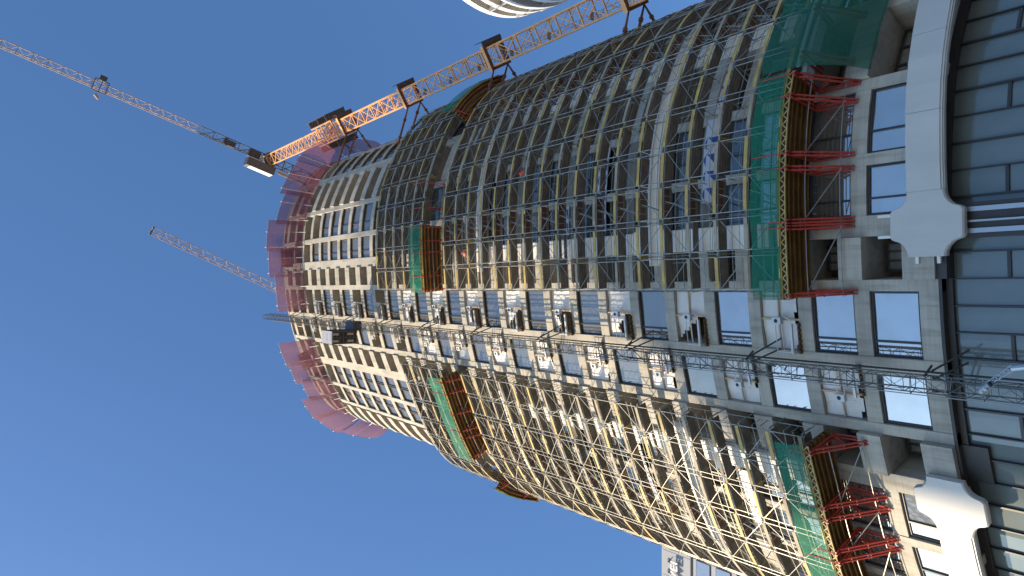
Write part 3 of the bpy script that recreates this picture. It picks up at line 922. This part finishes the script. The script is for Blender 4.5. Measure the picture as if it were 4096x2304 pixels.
def collar(z, tp):
    c = MB()
    a = CA; ca, sa = math.cos(a), math.sin(a)
    def q(x, y, zz): return (CX+ca*x-sa*y, CY+sa*x+ca*y, zz)
    w, t = 1.22, 0.2
    for (x0,x1,y0,y1) in ((-w,w,-w,-w+2*t-0.06),(-w,w,w-2*t+0.06,w),(-w,-w+2*t-0.06,-w+0.4,w-0.4),(w-2*t+0.06,w,-w+0.4,w-0.4)):
        c.hexa([q(x0,y0,z),q(x1,y0,z),q(x1,y1,z),q(x0,y1,z),q(x0,y0,z+0.42),q(x1,y0,z+0.42),q(x1,y1,z+0.42),q(x0,y1,z+0.42)])
    k = c.build('collar', 'collar', crane)
    f = MB(); f.hexa([q(-w,-w-0.05,z),q(w,-w-0.05,z),q(w,-w-0.005,z),q(-w,-w-0.005,z),q(-w,-w-0.05,z+0.42),q(w,-w-0.05,z+0.42),q(w,-w-0.005,z+0.42),q(-w,-w-0.005,z+0.42)])
    f.build('collar_face', 'orange', k)
    for (sx, sy), e in zip(((-w,-w+0.3),(-w,w-0.3),(-w,w-0.3)), tp):
        s = MB(); A = Vector(q(sx,sy,z+0.25)); B = P3(e[0], e[1], z+e[2])
        s.tube(A, A+(B-A)*0.32, 0.07, 6, 0.11); s.tube(A+(B-A)*0.30, A+(B-A)*0.37, 0.19, 6); s.tube(A+(B-A)*0.36, A+(B-A)*0.8, 0.12, 6); s.tube(A+(B-A)*0.78, A+(B-A)*0.84, 0.19, 6); s.tube(A+(B-A)*0.8, B, 0.09, 6)
        s.build('tie_strut', 'collar', crane)
    p = MB(); p.hexa([q(w,-w,z-0.08),q(w+0.42,-w,z-0.08),q(w+0.42,w,z-0.08),q(w,w,z-0.08),q(w,-w,z),q(w+0.42,-w,z),q(w+0.42,w,z),q(w,w,z)])
    p.tube(q(w+0.40,-w,z),q(w+0.40,-w,z+1.1),0.03); p.tube(q(w+0.40,w,z),q(w+0.40,w,z+1.1),0.03); p.tube(q(w+0.40,-w,z+1.1),q(w+0.40,w,z+1.1),0.03); p.tube(q(w+0.40,-w,z+0.55),q(w+0.40,w,z+0.55),0.03)
    p.build('catwalk', 'crane_dark', crane)
uS = U(18.3)
for z in (62.7, 80.9, 99.4): collar(z, ((uS-3.2, 0.1, -0.2), (uS-1.0, 0.1, -0.2), (uS+2.6, 0.1, -0.2)))
collar(44.0, ((uS-3.2, 0.1, -0.2), (uS-1.0, 0.1, -0.2), (uS+2.6, 0.1, -0.2)))
# climbing cage
cg = MB(); lattice_box(cg, (CX,CY), 1.3, 101.5, 109, 1.9, 0.09, 0.05, CA, False, 0.1); cg.build('climbing_frame', 'orange', crane)
cp = MB()
ca, sa = math.cos(CA), math.sin(CA)
def q(x, y, zz): return (CX+ca*x-sa*y, CY+sa*x+ca*y, zz)
for (x0, x1) in ((-2.3,-1.45),(1.45,2.3)):
    for zz in (102.0, 105.0, 108.2):
        cp.hexa([q(x0,-1.6,zz),q(x1,-1.6,zz),q(x1,1.6,zz),q(x0,1.6,zz),q(x0,-1.6,zz+0.08),q(x1,-1.6,zz+0.08),q(x1,1.6,zz+0.08),q(x0,1.6,zz+0.08)])
        xe = x0 if x0 < 0 else x1
        for y in (-1.6, 0, 1.6): cp.tube(q(xe,y,zz), q(xe,y,zz+1.1), 0.03)
        for h in (0.55, 1.1): cp.tube(q(xe,-1.6,zz+h), q(xe,1.6,zz+h), 0.03)
    for y in (-1.6, 1.6): cp.tube(q(xe,y,101.8), q(xe,y,109.3), 0.04)
cp.build('climbing_platform', 'crane_dark', crane)
rp = MB(); rp.tube(q(-0.5,-1.0,102.5), q(0.5,-1.0,102.5), 0.07); rp.tube(q(-0.4,-1.02,102.5), q(0.1,-1.02,105.0), 0.07); rp.tube(q(0.4,-1.02,102.5), q(-0.1,-1.02,105.0), 0.07); rp.build('lifting_yoke', 'redpaint', crane)
# slewing head and jib
hd = MB(); hd.tube((CX,CY,134.0), (CX,CY,135.2), 1.25, 14); hd.box(CX-0.9,CX+0.9,CY-0.9,CY+0.9,135.2,137.4); hd.build('slewing_ring', 'crane_dark', crane)
def jib(mb, A, d, L, w, h, sec, rc, rd):
    sd = Vector((-d.y, d.x, 0)); n = int(L/sec)
    top = lambda t: A+d*t+Vector((0,0,h)); l = lambda t: A+d*t+sd*w; r = lambda t: A+d*t-sd*w
    for f in (top, l, r): mb.tube(f(0), f(n*sec), rc, 4)
    for i in range(n):
        a, b = i*sec, (i+1)*sec; mdl = (a+b)/2
        for f in (l, r):
            mb.tube(f(a), top(mdl), rd, 4); mb.tube(top(mdl), f(b), rd, 4)
        mb.tube(l(a), r(a), rd*1.2, 4)
        mb.tube(l(a), r(b), rd*0.8, 4)
A = Vector((CX,CY,135.2))
jb = MB(); jib(jb, A+jd*12.3, jd, 50, 0.62, 1.35, 2.05, 0.075, 0.05); jb.build('jib', 'crane_pale', crane)
jr = MB(); jib(jr, A+jd*1.0, jd, 12.3, 0.68, 1.5, 2.2, 0.09, 0.055); jr.build('jib_root', 'crane_dark', crane)
wc = MB()
c0 = A+jd*7.0
wc.hexa([c0+js*a+jd*b+Vector((0,0,zz)) for zz in (0.05,1.1) for (a,b) in ((-0.5,-1),(0.5,-1),(0.5,1),(-0.5,1))])
c0 = A+jd*2.6
wc.hexa([c0+js*a+jd*b+Vector((0,0,zz)) for zz in (0.05,1.1) for (a,b) in ((-0.6,-1),(0.6,-1),(0.6,1),(-0.6,1))])
wc.build('winch_box', 'crane_dark', crane)
tr = MB()
c0 = A+jd*27.5
for a in (-0.95, 0.95):
    tr.tube(c0+js*a-jd*1.0+Vector((0,0,-0.25)), c0+js*a+jd*1.0+Vector((0,0,-0.25)), 0.09)
for b in (-1.0, 0, 1.0): tr.tube(c0+js*-0.95+jd*b+Vector((0,0,-0.3)), c0+js*0.95+jd*b+Vector((0,0,-0.3)), 0.08)
tr.hexa([c0+js*a+jd*b+Vector((0,0,zz)) for zz in (-0.5,0.35) for (a,b) in ((0.9,-0.5),(1.7,-0.5),(1.7,0.5),(0.9,0.5))])
tr.build('trolley', 'crane_dark', crane)
hk = MB(); c1 = c0+Vector((0,0,-2.2)); 
hk.tube(c0+js*-1.1, c0+js*-1.5+Vector((0,0,0.3)), 0.06); hk.tube(c0-js*1.5+jd*0.3+Vector((0,0,-0.2)), c0-js*2.0-jd*0.4+Vector((0,0,-0.2)), 0.28, 8, 0.2)
hk.build('hook_block', 'crane_pale', crane)
cj = MB(); jib(cj, A-jd*1.0, -jd, 13, 0.85, 1.35, 1.6, 0.12, 0.08); cj.build('counter_jib', 'crane_dark', crane)
wk = MB(); c0 = A-jd*1.0+js*1.2
wk.hexa([A-jd*t+js*a+Vector((0,0,zz)) for zz in (-0.15,-0.05) for (a,t) in ((-1.7,2.0),(-1.15,2.0),(-1.15,13.0),(-1.7,13.0))]); wk.build('walkway', 'crane_pale', crane)
bw = MB()
for i in range(5):
    bw.hexa([A-jd*t+js*a+Vector((0,0,zz)) for zz in (-1.6,0.9) for (a,t) in ((-0.8,9.5+i*0.7),(0.8,9.5+i*0.7),(0.8,10.1+i*0.7),(-0.8,10.1+i*0.7))])
bw.build('counterweight', 'crane_dark', crane)
# cabin hanging at the left of the mast head
b = MB(); o0 = Vector((CX,CY,0))+jd*0.3
def cq(t, a, z): 
    p = o0+jd*t-js*a; return (p.x, p.y, z)
LEFT = 1 if (-js).x < 0 else -1
b.hexa([cq(t, LEFT*a, z) for z in (132.3,134.6) for (t,a) in ((-1.2,1.5),(3.6,1.5),(3.6,2.9),(-1.2,2.9))]); cabn = b.build('operator_cabin', 'crane_dark', crane)
b = MB(); b.hexa([cq(t, LEFT*a, z) for z in (132.45,134.4) for (t,a) in ((-1.0,2.9),(2.9,2.9),(2.9,2.93),(-1.0,2.93))]); b.build('pale_side', 'bal_white', cabn)

# ------------------------------------------------------------------ second crane behind the tower, its jib over the roof
C2 = Vector((-7.6, 55.0, 0))
tip = Vector((8.9, 19.3, 0)); d2 = (tip-C2); L2 = d2.length; d2.normalize()
crane2 = thing('tower_crane', 'second tower crane behind the roof, only its short pale jib showing', 'tower crane', (C2.x,C2.y,100))
m2 = MB(); lattice_box(m2, (C2.x,C2.y), 0.9, ROOF, 126.5, 2.6, 0.1, 0.05, 0.3, True); m2.build('mast', 'orange', crane2)
A2 = Vector((C2.x, C2.y, 126.4))
j2 = MB(); jib(j2, A2, d2, L2, 0.62, 1.25, 1.95, 0.075, 0.05); j2.build('jib', 'crane_pale', crane2)
t2 = MB(); s2 = Vector((-d2.y,d2.x,0))
t2.tube(A2+d2*(L2-0.6)-s2*0.7, A2+d2*(L2-0.6)+s2*0.7, 0.1); t2.tube(A2+d2*(L2-0.6)+Vector((0,0,1.2)), A2+d2*(L2-0.6)+s2*0.7, 0.08); t2.tube(A2+d2*(L2-0.6)+Vector((0,0,1.2)), A2+d2*(L2-0.6)-s2*0.7, 0.08)
t2.build('jib_tip', 'crane_dark', crane2)

# ------------------------------------------------------------------ workers
def person(loc, rz, helmet, label):
    root = local_thing('person', label, 'person', loc, rz)
    # body grown with a skin modifier
    J = {'pel':(0,0,0.95,.13),'spi':(0,0,1.15,.125),'che':(0,-0.03,1.38,.145),'nec':(0,-0.05,1.52,.055),'hea':(0,-0.07,1.64,.085),'top':(0,-0.07,1.75,.07),
         'hl':(-.1,0,.9,.095),'kl':(-.12,-.05,.5,.065),'al':(-.12,.02,.09,.045),'fl':(-.13,-.14,.04,.04),
         'hr':(.1,0,.9,.095),'kr':(.13,-.02,.5,.065),'ar':(.14,.06,.09,.045),'fr':(.15,-.1,.04,.04),
         'sl':(-.2,-.02,1.42,.065),'el':(-.27,-.06,1.15,.045),'wl':(-.22,-.28,1.05,.033),'ml':(-.2,-.36,1.05,.03),
         'sr':(.2,-.02,1.42,.065),'er':(.28,-.02,1.15,.045),'wr':(.24,-.22,1.0,.033),'mr':(.22,-.3,.99,.03)}
    E = [('pel','spi'),('spi','che'),('che','nec'),('nec','hea'),('hea','top'),('pel','hl'),('hl','kl'),('kl','al'),('al','fl'),('pel','hr'),('hr','kr'),('kr','ar'),('ar','fr'),('che','sl'),('sl','el'),('el','wl'),('wl','ml'),('che','sr'),('sr','er'),('er','wr'),('wr','mr')]
    ks = list(J)
    me = bpy.data.meshes.new('body'); me.from_pydata([J[k][:3] for k in ks], [(ks.index(a), ks.index(b)) for a, b in E], [])
    o = bpy.data.objects.new('body', me); COL.objects.link(o); o.parent = root
    me.materials.append(MT['skin'])
    md = o.modifiers.new('Skin', 'SKIN')
    for i, k in enumerate(ks):
        me.skin_vertices[0].data[i].radius = (J[k][3], J[k][3])
    me.skin_vertices[0].data[0].use_root = True
    o.modifiers.new('Sub', 'SUBSURF').levels = 1
    v = MB(); 
    def loft(sec):
        n = 12; k0 = len(v.v)
        for (z, rx, ry, cy) in sec:
            for i in range(n): v.v.append((rx*math.cos(2*math.pi*i/n), cy+ry*math.sin(2*math.pi*i/n), z))
        for j in range(len(sec)-1):
            for i in range(n):
                a = k0+j*n+i; b = k0+j*n+(i+1) % n
                v.f.append((a, b, b+n, a+n)); v.m.append(0)
    loft([(0.9,.19,.16,0),(1.1,.185,.16,0),(1.35,.235,.17,-.03),(1.47,.19,.12,-.04),(1.53,.08,.08,-.05)])
    v.build('vest', 'vest', root, smooth=True)
    v = MB()
    for sx in (-1, 1):
        v.tube((sx*.1,0,.98), (sx*.125,-.04,.5), .125, 10, .09); v.tube((sx*.125,-.04,.5), (sx*.13,.03,.1), .09, 10, .07)
    v.build('trousers', 'trouser', root, smooth=True)
    v = MB(); v.tube((0,-.07,1.67), (0,-.07,1.76), .13, 12, .11); v.tube((0,-.07,1.76), (0,-.07,1.81), .11, 12, .05); v.tube((0,-.09,1.665), (0,-.09,1.68), .155, 12)
    v.build('helmet', helmet, root, smooth=True)
    return root
lev = 26.1+2.05*15
person((3.0, 33.55, lev+0.01), math.radians(160), 'helmet', 'worker in an orange vest and navy trousers on the top right-hand scaffold deck')
p2 = P3(U(8.8), 0.95, 26.1+2.05*11+0.01)
person(tuple(p2), math.radians(30), 'helmet_red', 'worker in a red helmet standing in the shaded right-hand scaffold')

# ------------------------------------------------------------------ rounded white balcony tower, upper right
BC = Vector((57.0, 65.0, 0)); BR = 15.0
bal = thing('balcony_tower', 'white residential tower with rounded continuous balconies', 'building', (57,65,0))
def disc_ring(mb, r0, r1, z0, z1, n=72):
    for i in range(n):
        a, b = 2*math.pi*i/n, 2*math.pi*(i+1)/n
        p = lambda r, t, z: (BC.x+r*math.cos(t), BC.y+r*math.sin(t), z)
        mb.hexa([p(r0,a,z0),p(r1,a,z0),p(r1,b,z0),p(r0,b,z0),p(r0,a,z1),p(r1,a,z1),p(r1,b,z1),p(r0,b,z1)])
zz = 101.7; i = 0
while zz > 4:
    b = MB(); rr = BR-0.9*max(0, 2-i)*0.35
    disc_ring(b, rr-0.22, rr, zz-1.25, zz); disc_ring(b, rr-3.2, rr-0.22, zz-1.25, zz-0.95); disc_ring(b, rr-0.3, rr+0.12, zz-1.32, zz-1.25)
    b.build('balcony', 'bal_white', bal)
    zz -= 3.3; i += 1
b = MB(); disc_ring(b, BR-3.4, BR-2.9, 0, 101.2); b.build('wall', 'bal_dark', bal)
b = MB()
for k in range(18):
    t = 2*math.pi*(k+0.38)/18
    c = Vector((BC.x+(BR-1.6)*math.cos(t), BC.y+(BR-1.6)*math.sin(t), 0)); e = Vector((math.cos(t), math.sin(t), 0)); s = Vector((-e.y, e.x, 0))
    b.hexa([tuple(c+e*a+s*w+Vector((0,0,z))) for z in (0,100.2) for (a,w) in ((-1.4,-0.12),(1.35,-0.12),(1.35,0.12),(-1.4,0.12))])
b.build('partition_wall', 'grey_panel', bal)

# ------------------------------------------------------------------ office block with roof sign, lower left
ob = thing('office_building', 'grey panelled office block with white roof lettering', 'building', (-60,105,0))
xa, xb, ya, yb, zt = -78.0, -40.9, 90.3, 125.0, 90.7
b = MB(); b.box(xa,xb-0.1,ya+0.15,yb,0,84.5); b.build('wall', 'grey_panel', ob)
b = MB()
R = 1.6
pts = []
for i in range(9):
    t = math.pi/2*i/8
    pts.append((xb-R+R*math.sin(t), zt-R+R*math.cos(t)))
prof = [(xa, zt)]+pts+[(xb, 84.5)]
prof2 = prof+[(xa, 84.5)]
n = len(prof2)
f = [(x, ya, z) for x, z in prof2]; bk = [(x, yb, z) for x, z in prof2]
b.poly(f[::-1] if False else f); b.poly(bk[::-1])
for i in range(n):
    j = (i+1) % n; b.quad(f[i], bk[i], bk[j], f[j])
b.build('parapet', 'grey_panel', ob)
b = MB(); b.box(xa,xb+0.05,ya-0.05,ya+0.12,84.3,84.55); b.box(xa,xb,ya-0.02,ya+0.14,87.0,87.03)
for k in range(10): b.box(xb-4*k-1.52,xb-4*k-1.48,ya-0.02,ya+0.02,84.5,zt-0.3)
b.build('panel_joint', 'crane_dark', ob)
for k in range(9):
    for rrow in range(6):
        x0 = xb-1.2-4.1*k; z0 = 80.6-3.9*rrow
        b = MB(); b.box(x0-3.3,x0,ya+0.02,ya+0.14,z0,z0+2.8); fo = b.build('window', 'frame', ob)
        b = MB(); b.box(x0-3.2,x0-0.1,ya-0.0,ya+0.02,z0+0.1,z0+2.7); b.build('pane', 'glass', fo)
cu = bpy.data.curves.new('roof_lettering', 'FONT'); cu.body = 'HUAWEI'; cu.size = 2.05; cu.extrude = 0.08; cu.offset = 0.035; cu.space_character = 1.08; cu.align_x = 'RIGHT'
to = bpy.data.objects.new('roof_lettering', cu); COL.objects.link(to)
to.data.materials.append(MT['sign_white'])
to.parent = ob; to.location = Vector((-43.4, 89.75, 86.75))-Vector((-60,105,0)); to.rotation_euler = (math.pi/2,0,0)
bpy.context.view_layer.update()
dg = bpy.context.evaluated_depsgraph_get()
tm = bpy.data.meshes.new_from_object(to.evaluated_get(dg))
tn = bpy.data.objects.new('roof_lettering_mesh', tm); COL.objects.link(tn); tn.parent = ob; tn.location = to.location; tn.rotation_euler = to.rotation_euler
bpy.data.objects.remove(to); tn.name = 'roof_lettering'
b = MB()
for k in range(6):
    x = -43.9-1.7*k
    b.box(x-0.06,x+0.06,89.83,90.32,88.8,88.95); b.box(x-0.3,x+0.3,90.2,90.32,88.7,89.3)
b.build('sign_bracket', 'crane_dark', ob)

# ------------------------------------------------------------------ unseen block added at left, shaped so its shadow covers the tower base
TB = Vector((-9.3, 37.4, 30.0))+TO_SUN*220
ed = Vector((1, 0.275, 0)).normalized(); dp = Vector((ed.y, -ed.x, 0))
sb = thing('unseen_shade_block', 'unseen stone block added beyond the left edge to shade the tower base', 'building', (TB.x,TB.y,0))
def sq(a, d, z): p = Vector((TB.x,TB.y,0))+ed*a+dp*d; return (p.x,p.y,z)
b = MB(); b.hexa([sq(a,d,z) for z in (0,TB.z) for (a,d) in ((0,0),(0,24),(42,24),(42,0))]); b.build('wall', 'office', sb)
T2 = Vector((5.0, 34.6, 84.0))+TO_SUN*220  # taller unseen wing, added to shade the right-hand face
def sq2(a, d, z): p = Vector((T2.x,T2.y,0))+ed*a+dp*d; return (p.x,p.y,z)
b = MB(); b.hexa([sq2(a,d,z) for z in (0,T2.z) for (a,d) in ((0,0.5),(0,22),(24,22),(24,0.5))]); b.build('added_shade_wing', 'office', sb)
w = MB()
for fl in range(int(TB.z/3.6)-1):
    for c in range(10):
        a = 1.2+c*4.2
        w.hexa([sq(aa,d,z) for z in (fl*3.6+2.2,fl*3.6+4.4) for (aa,d) in ((a,-0.06),(a,0.0),(a+2.6,0.0),(a+2.6,-0.06))])
w.build('window_row', 'glass', sb)

# ------------------------------------------------------------------ street lamp with banner in the foreground
lp = thing('street_lamp', 'grey street lamp with perforated bent arm and round head', 'street lamp', (-1.36,15,0))
b = MB(); b.tube((-1.36,15,0), (-1.36,15,7.2), 0.055, 10); b.path([(-1.36,15,7.2),(-1.38,15,7.7),(-1.42,15,7.9)], 0.05, 10); b.build('pole', 'lamp', lp)
b = MB()
a0, a1 = Vector((-1.40,15,7.88)), Vector((-1.72,15,8.28))
dd = (a1-a0); nn_ = Vector((-dd.z,0,dd.x)).normalized()
for s_ in (-1, 1): b.tube(a0+nn_*s_*0.045, a1+nn_*s_*0.028, 0.016, 6)
for i in range(7): 
    c = a0+dd*(i/6); b.tube(c-nn_*0.045, c+nn_*0.045, 0.016, 6)
b.build('arm', 'lamp', lp)
b = MB(); b.tube((-1.71,15,8.22), (-1.86,15,8.38), 0.055, 12, 0.085); b.tube((-1.80,14.98,8.31), (-1.9,14.98,8.42), 0.07, 12, 0.05); b.build('lamp_head', 'lamp', lp)
b = MB(); b.tube((-1.72,14.93,8.21), (-1.74,14.93,8.24), 0.05, 12); b.build('lens', 'black', lp)
bn = MB()
for i in range(6):
    x0, x1 = -1.46-0.105*i, -1.46-0.105*(i+1)
    bn.hexa([(x0,15+0.012*math.sin(i*1.3),5.6),(x1,15+0.012*math.sin(i*1.3+1.3),5.6),(x1,15.012+0.012*math.sin(i*1.3+1.3),5.6),(x0,15.012+0.012*math.sin(i*1.3),5.6),
             (x0,15+0.012*math.sin(i*1.3),7.7),(x1,15+0.012*math.sin(i*1.3+1.3),7.7),(x1,15.012+0.012*math.sin(i*1.3+1.3),7.7),(x0,15.012+0.012*math.sin(i*1.3),7.7)])
bn.mi = 0
tag(bn.build('street_banner', 'banner', None, (-1.7,15,5.6)), 'plain blue banner hanging from the street lamp', 'banner')

for o in bpy.data.objects:
    if '_base' in o: del o['_base']
